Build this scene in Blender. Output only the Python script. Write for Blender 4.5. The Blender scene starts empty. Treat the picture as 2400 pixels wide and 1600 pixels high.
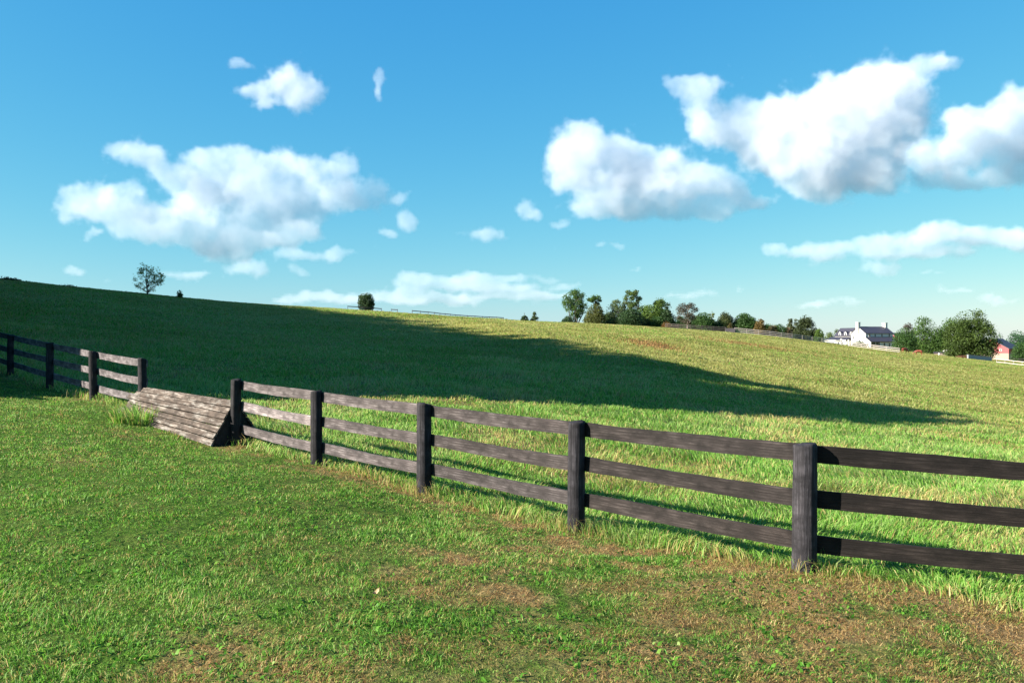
import bpy, math, random
import numpy as np
from mathutils import Vector, Matrix

random.seed(7)
RS = np.random.RandomState(11)
C = bpy.context.scene.collection
R = math.radians
F = 2000.0                                  # focal length in units of the photo's 2400 px width
EYE = 1.7

# ------------------------------------------------------------------ small helpers
def tag(o, label=None, cat=None, group=None, kind=None):
    if label: o['label'] = label
    if cat: o['category'] = cat
    if group: o['group'] = group
    if kind: o['kind'] = kind
    return o

def empty(name, loc, rz=0.0):
    o = bpy.data.objects.new(name, None)
    o.empty_display_size = 0.3
    o.location = loc
    o.rotation_euler = (0, 0, rz)
    C.objects.link(o)
    return o

def link(name, me, mat=None, parent=None, smooth=False):
    if mat and not me.materials:
        me.materials.append(mat)
    if smooth:
        me.polygons.foreach_set('use_smooth', [True] * len(me.polygons))
    o = bpy.data.objects.new(name, me)
    C.objects.link(o)
    if parent: o.parent = parent
    return o

class MB:
    """collects boxes, prisms and tubes, then links them as one mesh"""
    def __init__(s): s.v = []; s.f = []
    def add(s, vs, fs):
        n = len(s.v); s.v += [tuple(v) for v in vs]; s.f += [tuple(i + n for i in f) for f in fs]
        return s
    def box(s, x0, x1, y0, y1, z0, z1):
        return s.add([(x0,y0,z0),(x1,y0,z0),(x1,y1,z0),(x0,y1,z0),(x0,y0,z1),(x1,y0,z1),(x1,y1,z1),(x0,y1,z1)],
              [(0,3,2,1),(4,5,6,7),(0,1,5,4),(1,2,6,5),(2,3,7,6),(3,0,4,7)])
    def prism(s, poly, axis, a, b):
        """extrude a 2-D polygon along 'x' or 'y' (poly = other axis, z) or 'z' (poly = x, y)"""
        def P(q, t): return (t, q[0], q[1]) if axis == 'x' else ((q[0], t, q[1]) if axis == 'y' else (q[0], q[1], t))
        n = len(poly)
        vs = [P(q, a) for q in poly] + [P(q, b) for q in poly]
        fs = [tuple(range(n)), tuple(range(2*n-1, n-1, -1))] + [(i, i+n, (i+1)%n+n, (i+1)%n) for i in range(n)]
        return s.add(vs, fs)
    def tube(s, pts, rad, seg=7):
        pts = [Vector(p) for p in pts]; n = len(pts); vs = []; fs = []
        for i, p in enumerate(pts):
            d = (pts[min(i+1, n-1)] - pts[max(i-1, 0)]).normalized()
            a = d.orthogonal().normalized() if abs(d.z) < .9 else Vector((1,0,0))
            a = (a - d*a.dot(d)).normalized(); b = d.cross(a)
            for k in range(seg):
                t = 2*math.pi*k/seg
                vs.append(p + (a*math.cos(t) + b*math.sin(t))*rad[i])
        for i in range(n-1):
            for k in range(seg):
                fs.append((i*seg+k, i*seg+(k+1)%seg, (i+1)*seg+(k+1)%seg, (i+1)*seg+k))
        fs.append(tuple(range(seg-1, -1, -1))); fs.append(tuple((n-1)*seg+k for k in range(seg)))
        return s.add(vs, fs)
    def build(s, name, mat, parent=None, smooth=False):
        me = bpy.data.meshes.new(name); me.from_pydata(s.v, [], s.f); me.update()
        import bmesh
        bm = bmesh.new(); bm.from_mesh(me); bmesh.ops.recalc_face_normals(bm, faces=bm.faces); bm.to_mesh(me); bm.free()
        return link(name, me, mat, parent, smooth)

def quick_mesh(name, verts, faces, attrs=None):
    """verts (N,3) array; faces list of (M,k) arrays of the same or different k"""
    me = bpy.data.meshes.new(name)
    me.vertices.add(len(verts)); me.vertices.foreach_set('co', np.ascontiguousarray(verts, np.float32).ravel())
    loops = np.concatenate([f.ravel() for f in faces]).astype(np.int32)
    tot = np.concatenate([np.full(len(f), f.shape[1]) for f in faces])
    start = np.concatenate([[0], np.cumsum(tot)[:-1]]).astype(np.int32)
    me.loops.add(len(loops)); me.loops.foreach_set('vertex_index', loops)
    me.polygons.add(len(tot)); me.polygons.foreach_set('loop_start', start)
    me.update(calc_edges=True); me.validate()
    for k, a in (attrs or {}).items():
        at = me.attributes.new(k, 'FLOAT', 'POINT'); at.data.foreach_set('value', np.ascontiguousarray(a, np.float32))
    return me

# ------------------------------------------------------------------ value noise
_perm = RS.rand(256, 256)
def vnoise(x, y):
    xi = np.floor(x).astype(int); yi = np.floor(y).astype(int)
    fx = x - xi; fy = y - yi
    fx = fx*fx*(3-2*fx); fy = fy*fy*(3-2*fy)
    a = _perm[xi & 255, yi & 255]; b = _perm[(xi+1) & 255, yi & 255]
    c = _perm[xi & 255, (yi+1) & 255]; d = _perm[(xi+1) & 255, (yi+1) & 255]
    return (a*(1-fx)+b*fx)*(1-fy) + (c*(1-fx)+d*fx)*fy
def fbm(x, y, oct=4, rough=.5):
    s = 0; amp = 1; tot = 0
    for k in range(oct):
        s = s + amp*vnoise(x*2**k + 17.3*k, y*2**k + 5.1*k); tot += amp; amp *= rough
    return s/tot
def sstep(a, b, x):
    t = np.clip((x-a)/(b-a), 0, 1); return t*t*(3-2*t)

# ------------------------------------------------------------------ terrain: a hill that rises away and to the left
YK = np.array([4,7,10,14,18,24,32,45,65,95,130,180,220,280,380,600,1200,4000,14000.])
AK = np.array([-.9,-.6,-.3,0,.15,.3,.45,.6,.9])
ZK = np.array([
 [0,.05,.2,.5,.85,1.5,2.4,4,6.5,10.3,13.5,15.5,16,16,14,10,3,-6,-8],
 [0,0,.05,.2,.4,.70,1.35,2.6,4.7,8.25,10.85,11.6,11.5,11,10,6,0,-6,-8],
 [0,0,-.03,-.06,.03,.3,.75,1.55,2.9,5.2,7.5,9.1,9.0,8.5,7,4,-2,-6,-8],
 [0,-.15,-.34,-.4,-.35,-.2,.1,.65,1.6,3.2,4.75,6.0,6.5,6.5,5.5,3,-3,-6,-8],
 [-.02,-.22,-.42,-.55,-.6,-.55,-.4,0,.75,2.05,3.55,4.9,5.4,5.5,5,2.5,-3,-6,-8],
 [-.08,-.24,-.45,-.65,-.8,-.95,-1.0,-.9,-.5,.3,1.2,2.35,3.0,3.1,2.0,0,-4,-7,-8],
 [-.1,-.25,-.5,-.75,-.95,-1.25,-1.5,-1.75,-1.9,-1.9,-1.7,-1.35,-1.15,-1.3,-3.5,-5,-6,-7,-8],
 [-.15,-.3,-.55,-.85,-1.1,-1.5,-1.9,-2.4,-2.95,-3.5,-3.9,-4.2,-4.6,-5.6,-7.0,-8,-8,-8,-8],
 [-.2,-.35,-.6,-.95,-1.25,-1.8,-2.3,-3,-3.8,-4.6,-5.2,-6,-6.6,-7.4,-8.5,-9,-9,-9,-9]])
def spline(xk, yk, x):
    """Catmull-Rom with uneven knots, along the first axis of yk"""
    m = np.gradient(yk, xk, axis=0)
    i = np.clip(np.searchsorted(xk, x) - 1, 0, len(xk)-2)
    h = (xk[i+1]-xk[i]); t = (x-xk[i])/h
    sh = (-1,) + (1,)*(yk.ndim-1)
    t = t.reshape(sh); h = h.reshape(sh)
    return ((2*t**3-3*t**2+1)*yk[i] + (t**3-2*t**2+t)*h*m[i] + (-2*t**3+3*t**2)*yk[i+1] + (t**3-t**2)*h*m[i+1])
_AF = np.linspace(-.9, .9, 181)
_LF = np.linspace(math.log(4), math.log(14000), 500)
_ZF = spline(AK, ZK, _AF)                          # (181, 19)
_ZF = spline(np.log(YK), _ZF.T.copy(), _LF).T      # (181, 500)
def ground_z(x, y, rough=True):
    x = np.asarray(x, float); y = np.asarray(y, float)
    yc = np.clip(y, 4, 13999)
    a = np.clip(x/yc, -.8999, .8999); l = np.log(yc)
    fa = (a+.9)/1.8*180; fl = (l-_LF[0])/(_LF[-1]-_LF[0])*499
    ia = np.clip(fa.astype(int), 0, 179); il = np.clip(fl.astype(int), 0, 498)
    ta = fa-ia; tl = fl-il
    z = (_ZF[ia,il]*(1-ta)*(1-tl)+_ZF[ia+1,il]*ta*(1-tl)+_ZF[ia,il+1]*(1-ta)*tl+_ZF[ia+1,il+1]*ta*tl)
    z = z + .55*np.exp(-((x-(3.2-(y-70)*.25))/4.5)**2)*sstep(36, 55, y)*sstep(112, 85, y)
    z = z - .10*np.exp(-((x+5.2)**2+(y-14.1)**2)/1.44)
    if rough:
        z = z + (fbm(x/2.3+40, y/2.3+9, 3)-.5)*.10 + (fbm(x/19+3, y/19+70, 3)-.5)*.5*sstep(18, 70, yc)
    return z
def gz(x, y): return float(ground_z(np.array([x]), np.array([y]))[0])
def at(px, d):
    x = (px-1200)/F*d
    return Vector((x, d, gz(x, d)))

# fence line: starts near the right of the frame and recedes to the left
FP0 = np.array([2.50, 7.3]); FT = np.array([-.2485, .2535])*7.3
FN = np.array([-.714, -.70])                       # towards the camera's side
def fence_side(x, y): return (x-FP0[0])*FN[0] + (y-FP0[1])*FN[1]

def dryness(x, y):
    """0 green .. 1 straw: patches on the lawn, straw under the fence, an olive hill"""
    s = fence_side(x, y)
    r = np.hypot(x, y)
    n = fbm(x/.55+3, y/.55, 4, .65); n2 = fbm(x/3.1+50, y/3.1+20, 3)
    lawn = sstep(.43, .79, n*.66+n2*.34 + .095*np.clip(x/3.0, -1.2, 1.1) + .05*sstep(9, 4, y) - .06*sstep(3.0, 8.0, s))
    lawn = np.maximum(lawn, .9*np.exp(-(s/.45)**2)*sstep(.35, .6, fbm(x/.7, y/.7+9, 3)+.1*np.clip(x/4, -1, 1)))
    mixd = sstep(.43, .62, fbm(x/.24+31, y/.24+8, 3, .6))*np.clip(.50*sstep(-1.8, 2.0, x)*sstep(13, 6, y) + .85*np.exp(-(s/.75)**2)*sstep(18, 10, y) + .08 + .10*sstep(-4, 1, x), 0, .92)
    lawn = np.maximum(lawn, mixd)
    p = fbm(x/2.6+11, y/2.6, 4, .6)
    past = .06 + .70*sstep(.45, .72, p) + .05*sstep(10, 30, r)
    hill = .72 + 1.0*(fbm(x/7+5, y/16+2, 4, .6)-.5)+.8*(fbm(x/26+5, y/40+2, 2)-.5) + .18*sstep(60, 160, r)
    red = .55*np.exp(-(((x-(1530-1200)/F*95)/4)**2+((y-95)/7)**2)) + .45*np.exp(-(((x-(1745-1200)/F*118)/8)**2+((y-118)/7)**2))
    past = past*(1-sstep(25, 60, r)) + (hill+red)*sstep(25, 60, r)
    return np.clip(np.where(s > -.15, lawn, past), 0, 1)

# ------------------------------------------------------------------ materials
def newmat(name):
    m = bpy.data.materials.new(name); m.use_nodes = True
    nt = m.node_tree; b = nt.nodes['Principled BSDF']
    return m, nt, b
def node(nt, t, **kw):
    n = nt.nodes.new(t)
    for k, v in kw.items(): setattr(n, k, v)
    return n
def ramp(nt, fac, stops):
    r = nt.nodes.new('ShaderNodeValToRGB')
    while len(r.color_ramp.elements) < len(stops): r.color_ramp.elements.new(.5)
    for e, (p, c) in zip(r.color_ramp.elements, stops):
        e.position = p; e.color = (*c, 1)
    nt.links.new(fac, r.inputs[0]); return r.outputs[0]
def noise(nt, vec, scale, detail=4, rough=.55):
    n = nt.nodes.new('ShaderNodeTexNoise'); n.inputs['Scale'].default_value = scale
    n.inputs['Detail'].default_value = detail; n.inputs['Roughness'].default_value = rough
    nt.links.new(vec, n.inputs['Vector']); return n.outputs['Fac']
def mix(nt, fac, a, b, blend='MIX'):
    n = nt.nodes.new('ShaderNodeMix'); n.data_type = 'RGBA'; n.blend_type = blend
    for s, v in ((0, fac), (6, a), (7, b)):
        if hasattr(v, 'is_linked'): nt.links.new(v, n.inputs[s])
        elif s == 0: n.inputs[0].default_value = v
        else: n.inputs[s].default_value = (*v, 1)
    return n.outputs[2]
def mapped(nt, coord, scale):
    t = nt.nodes.new('ShaderNodeTexCoord'); m = nt.nodes.new('ShaderNodeMapping')
    m.inputs['Scale'].default_value = scale; nt.links.new(t.outputs[coord], m.inputs['Vector']); return m.outputs[0]
def attr(nt, name):
    a = nt.nodes.new('ShaderNodeAttribute'); a.attribute_name = name; return a.outputs['Fac']
def bump(nt, b, h, dist, strength=1.0):
    n = nt.nodes.new('ShaderNodeBump'); n.inputs['Distance'].default_value = dist; n.inputs['Strength'].default_value = strength
    nt.links.new(h, n.inputs['Height']); nt.links.new(n.outputs[0], b.inputs['Normal'])

GREEN = [(0, (.030,.105,.007)), (.45, (.108,.290,.026)), (.8, (.20,.37,.058)), (1, (.33,.44,.14))]
STRAW = [(0, (.17,.085,.030)), (.5, (.38,.225,.085)), (1, (.60,.43,.20))]
OLIVE = [(0, (.17,.14,.035)), (.5, (.29,.245,.085)), (1, (.42,.35,.16))]

def grass_mat(name, far=False):
    m, nt, b = newmat(name)
    rnd = attr(nt, 'rnd'); dry = attr(nt, 'dry')
    g = ramp(nt, rnd, GREEN); s = ramp(nt, rnd, OLIVE if far else STRAW)
    col = mix(nt, dry, g, s)
    nt.links.new(col, b.inputs['Base Color']); b.inputs['Roughness'].default_value = .55
    b.inputs['Specular IOR Level'].default_value = .25
    tr = node(nt, 'ShaderNodeBsdfTranslucent'); nt.links.new(col, tr.inputs['Color'])
    mx = node(nt, 'ShaderNodeMixShader'); mx.inputs[0].default_value = .5
    nt.links.new(b.outputs[0], mx.inputs[1]); nt.links.new(tr.outputs[0], mx.inputs[2])
    nt.links.new(mx.outputs[0], nt.nodes['Material Output'].inputs['Surface'])
    return m
M_LAWN = grass_mat('lawn blades'); M_PAST = grass_mat('pasture blades'); M_HILL = grass_mat('hill blades', True)

def ground_mat():
    m, nt, b = newmat('grassy soil')
    p = node(nt, 'ShaderNodeNewGeometry').outputs['Position']
    dry = attr(nt, 'dry'); far = attr(nt, 'far')
    n1 = noise(nt, p, 9, 5, .65); n2 = noise(nt, p, 1.4, 6, .7); n3 = noise(nt, p, .16, 5, .6)
    near = mix(nt, dry, ramp(nt, n1, [(.3, (.018,.045,.005)), (.7, (.060,.110,.014))]),
                        ramp(nt, n1, [(.3, (.085,.060,.026)), (.7, (.29,.20,.095))]))
    v = node(nt, 'ShaderNodeMath', operation='MULTIPLY_ADD'); nt.links.new(n2, v.inputs[0]); v.inputs[1].default_value = .6
    nt.links.new(n3, v.inputs[2])
    v2 = node(nt, 'ShaderNodeMath', operation='MULTIPLY_ADD'); nt.links.new(dry, v2.inputs[0]); v2.inputs[1].default_value = .45
    nt.links.new(v.outputs[0], v2.inputs[2])
    hill = ramp(nt, v2.outputs[0], [(.70, (.055,.10,.012)), (.95, (.15,.16,.026)), (1.0, (.26,.23,.055))])
    hill = mix(nt, ramp(nt, n1, [(.35, (0,0,0)), (.75, (1,1,1))]), hill, (.16,.155,.035))
    base = mix(nt, far, near, hill); wood = attr(nt, 'wood')       # far land given a dark woodland tone to cut brown bounce onto clouds
    nt.links.new(mix(nt, wood, base, (.030,.046,.034)), b.inputs['Base Color'])
    b.inputs['Roughness'].default_value = .95; b.inputs['Specular IOR Level'].default_value = .05
    bump(nt, b, n1, .06)
    return m
M_GROUND = ground_mat()

def wood_mat(name, lo, mid, hi, lichen=0.0, grain=(1.2, 26, 26)):
    """weathered timber: grain along local x, tinted per board by the object's colour"""
    m, nt, b = newmat(name)
    v = mapped(nt, 'Object', grain)
    n = noise(nt, v, 2.2, 8, .68); n2 = noise(nt, mapped(nt, 'Object', (3.2, 5, 5)), 1.3, 6, .65)
    n3 = noise(nt, mapped(nt, 'Object', (1.3, 7, 7)), 1.6, 6, .7)
    c = ramp(nt, n, [(.33, lo), (.52, mid), (.70, hi)])
    c = mix(nt, ramp(nt, n2, [(.40, (1,1,1)), (.62, (0,0,0))]), c, tuple(q*.42 for q in mid))
    if lichen:
        c = mix(nt, ramp(nt, n3, [(.52, (0,0,0)), (.68, (lichen,)*3)]), c, (.52,.49,.45))
    oi = node(nt, 'ShaderNodeObjectInfo')
    c = mix(nt, 1.0, c, oi.outputs['Color'], 'MULTIPLY')
    nt.links.new(c, b.inputs['Base Color']); b.inputs['Roughness'].default_value = .85; b.inputs['Specular IOR Level'].default_value = .2
    bump(nt, b, n, .012, .9)
    return m
M_BOARD = wood_mat('weathered board', (.070,.056,.056), (.185,.160,.162), (.46,.42,.42))
M_POST = wood_mat('post timber', (.030,.026,.028), (.085,.078,.086), (.22,.20,.21), grain=(34, 34, 1.4))
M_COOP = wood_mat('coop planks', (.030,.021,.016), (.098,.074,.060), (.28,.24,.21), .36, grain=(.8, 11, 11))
M_SHADE_DARKWOOD = wood_mat('coop end', (.012,.010,.010), (.03,.026,.026), (.06,.05,.05))  # near-black: shade on the coop's end put into the colour; also barn doors

def plain(name, col, rough=.8, var=.25, scale=3.0):
    m, nt, b = newmat(name)
    n = noise(nt, mapped(nt, 'Object', (1,1,1)), scale, 6, .65)
    c = ramp(nt, n, [(.3, tuple(q*(1-var) for q in col)), (.7, tuple(min(1, q*(1+var)) for q in col))])
    nt.links.new(c, b.inputs['Base Color']); b.inputs['Roughness'].default_value = rough
    return m
M_WHITE = plain('white painted wall', (.50,.49,.47), .7, .06)
M_TRIM = plain('white trim', (.55,.54,.52), .6, .04)
M_SLATE = plain('dark roof', (.030,.028,.042), .6, .3, 1.5)
M_SLATEW = plain('weathered roof edge', (.13,.085,.085), .7, .3, 1.5)
M_RED = plain('red barn boards', (.25,.06,.066), .8, .2, 2.0)
M_STONE = plain('pale fieldstone', (.27,.21,.17), .9, .3, 2.5)
M_GLASS = plain('window glass', (.02,.025,.035), .15, .2)
M_FARWHITE = plain('whitewashed rail', (.36,.31,.29), .8, .2, .6)
M_FARDARK = plain('dark rail', (.05,.042,.045), .85, .3, .6)
M_FARBROWN = plain('brown rail', (.15,.115,.105), .85, .3, .6)
M_CONC = plain('pale masonry', (.24,.25,.27), .85, .15, 1.0)
M_HORSE = plain('chestnut coat', (.16,.032,.014), .55, .25, 2.0)
M_MANE = plain('dark horse hair', (.05,.014,.008), .6, .25, 5.0)

def bark(name, col):
    m, nt, b = newmat(name)
    n = noise(nt, mapped(nt, 'Object', (6, 6, 1.2)), 1.5, 6, .7)
    nt.links.new(ramp(nt, n, [(.3, tuple(q*.5 for q in col)), (.7, col)]), b.inputs['Base Color']); b.inputs['Roughness'].default_value = .95
    bump(nt, b, n, .03); return m
M_BARK = bark('bark', (.10,.08,.065)); M_PALEBARK = bark('pale bark', (.30,.24,.22))

def leaf_mat():
    m, nt, b = newmat('foliage')
    oi = node(nt, 'ShaderNodeObjectInfo'); rnd = attr(nt, 'rnd')
    c = mix(nt, 1.0, oi.outputs['Color'], ramp(nt, rnd, [(0, (.55,.60,.55)), (.5, (1,1,1)), (.9, (1.0,.98,.9)), (1, (1.0,.9,.7))]), 'MULTIPLY')
    hs = node(nt, 'ShaderNodeHueSaturation'); nt.links.new(c, hs.inputs['Color'])
    mr = node(nt, 'ShaderNodeMapRange'); nt.links.new(rnd, mr.inputs[0]); mr.inputs[3].default_value = .75; mr.inputs[4].default_value = 1.45
    nt.links.new(mr.outputs[0], hs.inputs['Value'])
    nt.links.new(hs.outputs[0], b.inputs['Base Color']); b.inputs['Roughness'].default_value = .55; b.inputs['Specular IOR Level'].default_value = .2
    tr = node(nt, 'ShaderNodeBsdfTranslucent'); nt.links.new(hs.outputs[0], tr.inputs['Color'])
    mx = node(nt, 'ShaderNodeMixShader'); mx.inputs[0].default_value = .35
    nt.links.new(b.outputs[0], mx.inputs[1]); nt.links.new(tr.outputs[0], mx.inputs[2])
    nt.links.new(mx.outputs[0], nt.nodes['Material Output'].inputs['Surface']); return m
M_LEAF = leaf_mat()

# ------------------------------------------------------------------ ground sheet
def build_ground():
    fa = np.linspace(R(-46), R(46), 330); ba = np.linspace(R(46), R(314), 50)[1:-1]
    ang = np.concatenate([fa, ba])                 # measured from +y towards +x
    rad = np.concatenate([[1.0, 1.8, 2.6], np.geomspace(3.2, 13900, 300)])
    A, Rr = np.meshgrid(ang, rad)
    x = (np.sin(A)*Rr).ravel(); y = (np.cos(A)*Rr).ravel(); z = ground_z(x, y)
    n = len(ang); k = len(rad)
    v = np.column_stack([x, y, z]); v = np.vstack([v, [[0, 0, gz(0, 0)]]])
    i = np.arange(k-1)[:, None]*n; j = np.arange(n)[None]; j2 = (j+1) % n
    q = np.stack([i+j, i+j2, i+n+j2, i+n+j], -1).reshape(-1, 4)[:, ::-1]
    t = np.stack([np.full(n, len(v)-1), np.arange(n), (np.arange(n)+1) % n], -1)[:, ::-1]
    dry = np.append(dryness(x, y), .3); far = np.append(sstep(22, 60, np.hypot(x, y)), 0)
    me = quick_mesh('ground', v, [q, t], {'dry': dry, 'far': far, 'wood': np.append(sstep(420, 900, np.hypot(x, y)), 0)})  # 'wood' darkens the far land to weaken its bounce light
    o = link('ground', me, M_GROUND, None, True); tag(o, 'grass covered ground rising to a low hill', 'ground', kind='structure')
build_ground()

# ------------------------------------------------------------------ grass
def blade_mesh(name, x, y, h, w, lean, amt, rnd, dry, mat, sink=.01, z=None):
    n = len(x)
    z = ground_z(x, y) - sink if z is None else z
    p = np.column_stack([x, y, z]); ang = RS.rand(n)*math.pi*2
    wd = np.column_stack([np.cos(ang), np.sin(ang), np.zeros(n)])*(w/2)[:, None]
    ld = np.column_stack([np.cos(lean), np.sin(lean), np.zeros(n)])
    up = np.array([[0, 0, 1.]])
    m = p + up*(h*.58)[:, None] + ld*(h*amt*.32)[:, None]
    t = p + up*(h*(1-.38*np.minimum(amt, 1.6)**1.3))[:, None] + ld*(h*amt)[:, None]
    v = np.stack([p-wd, p+wd, m+wd*.75, m-wd*.75, t], 1).reshape(-1, 3)
    b = (np.arange(n)*5)[:, None]
    q = b + np.array([[0, 1, 2, 3]]); tr = b + np.array([[3, 2, 4]])
    me = quick_mesh(name, v, [q, tr], {'rnd': np.repeat(rnd, 5), 'dry': np.repeat(dry, 5)})
    return link(name, me, mat)

def scatter(n, y0, y1, p, amax=.78):
    """points in a wedge in front of the camera, areal density falling as depth**-p"""
    e = 2-p; u = RS.rand(n)
    y = (y0**e + u*(y1**e-y0**e))**(1/e)
    return (RS.rand(n)*2-1)*amax*y, y

def lean_field(x, y, sc):
    return fbm(x/sc+7, y/sc+31, 2)*math.pi*5 + RS.randn(len(x))*1.0

def lawn():
    x, y = scatter(700000, 2.8, 24, 1.15)
    s = fence_side(x, y); k = s > RS.randn(len(x))*.06
    x, y = x[k], y[k]
    n = len(x); d = dryness(x, y); t = fbm(x/.33+5, y/.33, 3, .6); big = fbm(x/1.7, y/1.7+3, 3)
    keep = RS.rand(n) < np.clip(.5+1.1*t, .35, 1); x, y, d, t, big = x[keep], y[keep], d[keep], t[keep], big[keep]
    n = len(x)
    h = (.018+.050*np.clip(t*1.5-.25, 0, 1)**1.4)*(.55+.9*RS.rand(n))*(.7+.6*big)*(1-.25*d)
    h *= np.where(RS.rand(n) < .02, 1.7, 1)
    w = (.0038+.0030*RS.rand(n))*np.maximum(1, (y/6)**.6)
    isdry = (RS.rand(n) < .13+.76*d+.26*sstep(.55, .75, fbm(x/.16+7, y/.16, 2))).astype(float)*(.55+.45*RS.rand(n))
    rnd = np.clip(.50+.40*(big-.5)+.30*RS.randn(n), 0, 1)
    o = blade_mesh('lawn_grass', x, y, h, w, lean_field(x, y, .5)+RS.randn(n)*.6, .35+.95*RS.rand(n)+.4*d, rnd, isdry, M_LAWN)
    tag(o, 'short mown lawn grass with straw patches in front of the fence', 'grass', kind='stuff')
    # dead thatch lying flat in the dry patches
    x, y = scatter(240000, 2.8, 18, 1.2); k = (fence_side(x, y) > -.2); x, y = x[k], y[k]
    d = dryness(x, y); k = RS.rand(len(x)) < sstep(.30, .85, d); x, y = x[k], y[k]; n = len(x)
    o = blade_mesh('thatch', x, y, .018+.022*RS.rand(n), (.0035+.003*RS.rand(n))*np.maximum(1, (y/6)**.6), RS.rand(n)*6.28, 1.3+1.6*RS.rand(n),
                   np.clip(.42+.28*RS.randn(n), 0, 1), np.full(n, 1.), M_LAWN, .002)
    tag(o, 'dead straw thatch lying flat in the dry patches of the lawn', 'straw', kind='stuff')
    # broad-leaved lawn weeds and clover
    x, y = scatter(20000, 2.8, 16, 1.3); k = (fence_side(x, y) > 0) & (fbm(x/.6+90, y/.6, 3) > .54)
    x, y = x[k], y[k]; n = len(x)
    o = blade_mesh('lawn_weeds', x, y, .03+.03*RS.rand(n), .016+.012*RS.rand(n), RS.rand(n)*6.28, 1.0+.5*RS.rand(n),
                   np.clip(.35+.25*RS.randn(n), 0, 1), np.zeros(n), M_LAWN)
    tag(o, 'small broad leaved weeds scattered through the lawn', 'weeds', kind='stuff')

def pasture():
    x, y = scatter(430000, 5, 46, 1.45)
    k = fence_side(x, y) < RS.randn(len(x))*.1; x, y = x[k], y[k]; n = len(x)
    d = dryness(x, y); t = fbm(x/.8+15, y/.8, 3, .6); big = fbm(x/4+9, y/4, 3)
    h = (.06+.19*np.clip(t*1.6-.3, 0, 1))*(.6+.7*RS.rand(n))*(.65+.7*big)
    w = (.0065+.005*RS.rand(n))*np.maximum(1, (y/9)**.75)
    isdry = (RS.rand(n) < .06+.70*d).astype(float)*(.45+.5*RS.rand(n))
    rnd = np.clip(.76+.40*(big-.5)+.22*RS.randn(n), 0, 1)
    o = blade_mesh('pasture_grass', x, y, h, w, lean_field(x, y, 2.2), .4+.8*RS.rand(n), rnd, isdry, M_PAST)
    tag(o, 'longer pasture grass growing behind the fence', 'grass', kind='stuff')
    x, y = scatter(620000, 38, 300, 1.62, .72); n = len(x)
    d = dryness(x, y); t = fbm(x/2.2+15, y/2.2, 3, .6); big = fbm(x/12+9, y/12, 3)
    h = (.07+.15*np.clip(t*1.6-.3, 0, 1))*(.6+.8*RS.rand(n))*sstep(30, 50, y)
    w = (.026+.024*RS.rand(n))*np.maximum(1, (y/40)**.85)
    isdry = np.clip((RS.rand(n) < .12+.85*d)*(.5+.5*RS.rand(n)), 0, 1)
    rnd = np.clip(.55+.5*(big-.5)+.2*RS.randn(n), 0, 1)
    o = blade_mesh('hill_grass', x, y, h, w, lean_field(x, y, 5), .4+.9*RS.rand(n), rnd, isdry, M_HILL, .02)
    tag(o, 'olive and straw coloured grass over the hillside', 'grass', kind='stuff')

def russet():
    n = 2600; c = RS.rand(n) < .45
    x = np.where(c, (1530-1200)/F*82+RS.randn(n)*1.5, (1760-1200)/F*118+RS.randn(n)*4.0)
    y = np.where(c, 82+RS.randn(n)*3.5, 120+RS.randn(n)*4.5)
    o = blade_mesh('russet_grass', x, y, .14+.16*RS.rand(n), .06+.05*RS.rand(n), RS.rand(n)*6.28, .4+.9*RS.rand(n), np.clip(.30+.22*RS.randn(n), 0, 1), np.full(n, 1.), M_PAST, .02)
    tag(o, 'patches of russet dry grass on the sunlit slope', 'grass', kind='stuff')
russet()
def fence_weeds():
    n = 7500
    t = RS.rand(n)*13-1.6; post = np.round(t*1.0)
    near = RS.rand(n) < .55
    t = np.where(near, post + RS.randn(n)*.10, t)
    dens = fbm(t*2.3+3, t*0+4, 3); k = RS.rand(n) < np.clip(dens*2-.45, .1, 1); t = t[k]; near = near[k]; n = len(t)
    off = RS.randn(n)*.15+.02
    x = FP0[0]+FT[0]*t+FN[0]*off; y = FP0[1]+FT[1]*t+FN[1]*off
    h = (.05+.19*RS.rand(n)**2.4)*np.where(near, 1.15, .9)
    w = (.0035+.003*RS.rand(n))*np.maximum(1, (y/9)**.7)
    dry = (RS.rand(n) < .62)*(.6+.4*RS.rand(n))
    o = blade_mesh('tall_grass', x, y, h, w, RS.rand(n)*6.28, .2+.8*RS.rand(n)**1.5, np.clip(.6+.25*RS.randn(n), 0, 1), dry, M_PAST)
    tag(o, 'tall uncut straw and grass along the foot of the fence', 'grass', kind='stuff')
lawn(); pasture(); fence_weeds()

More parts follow.
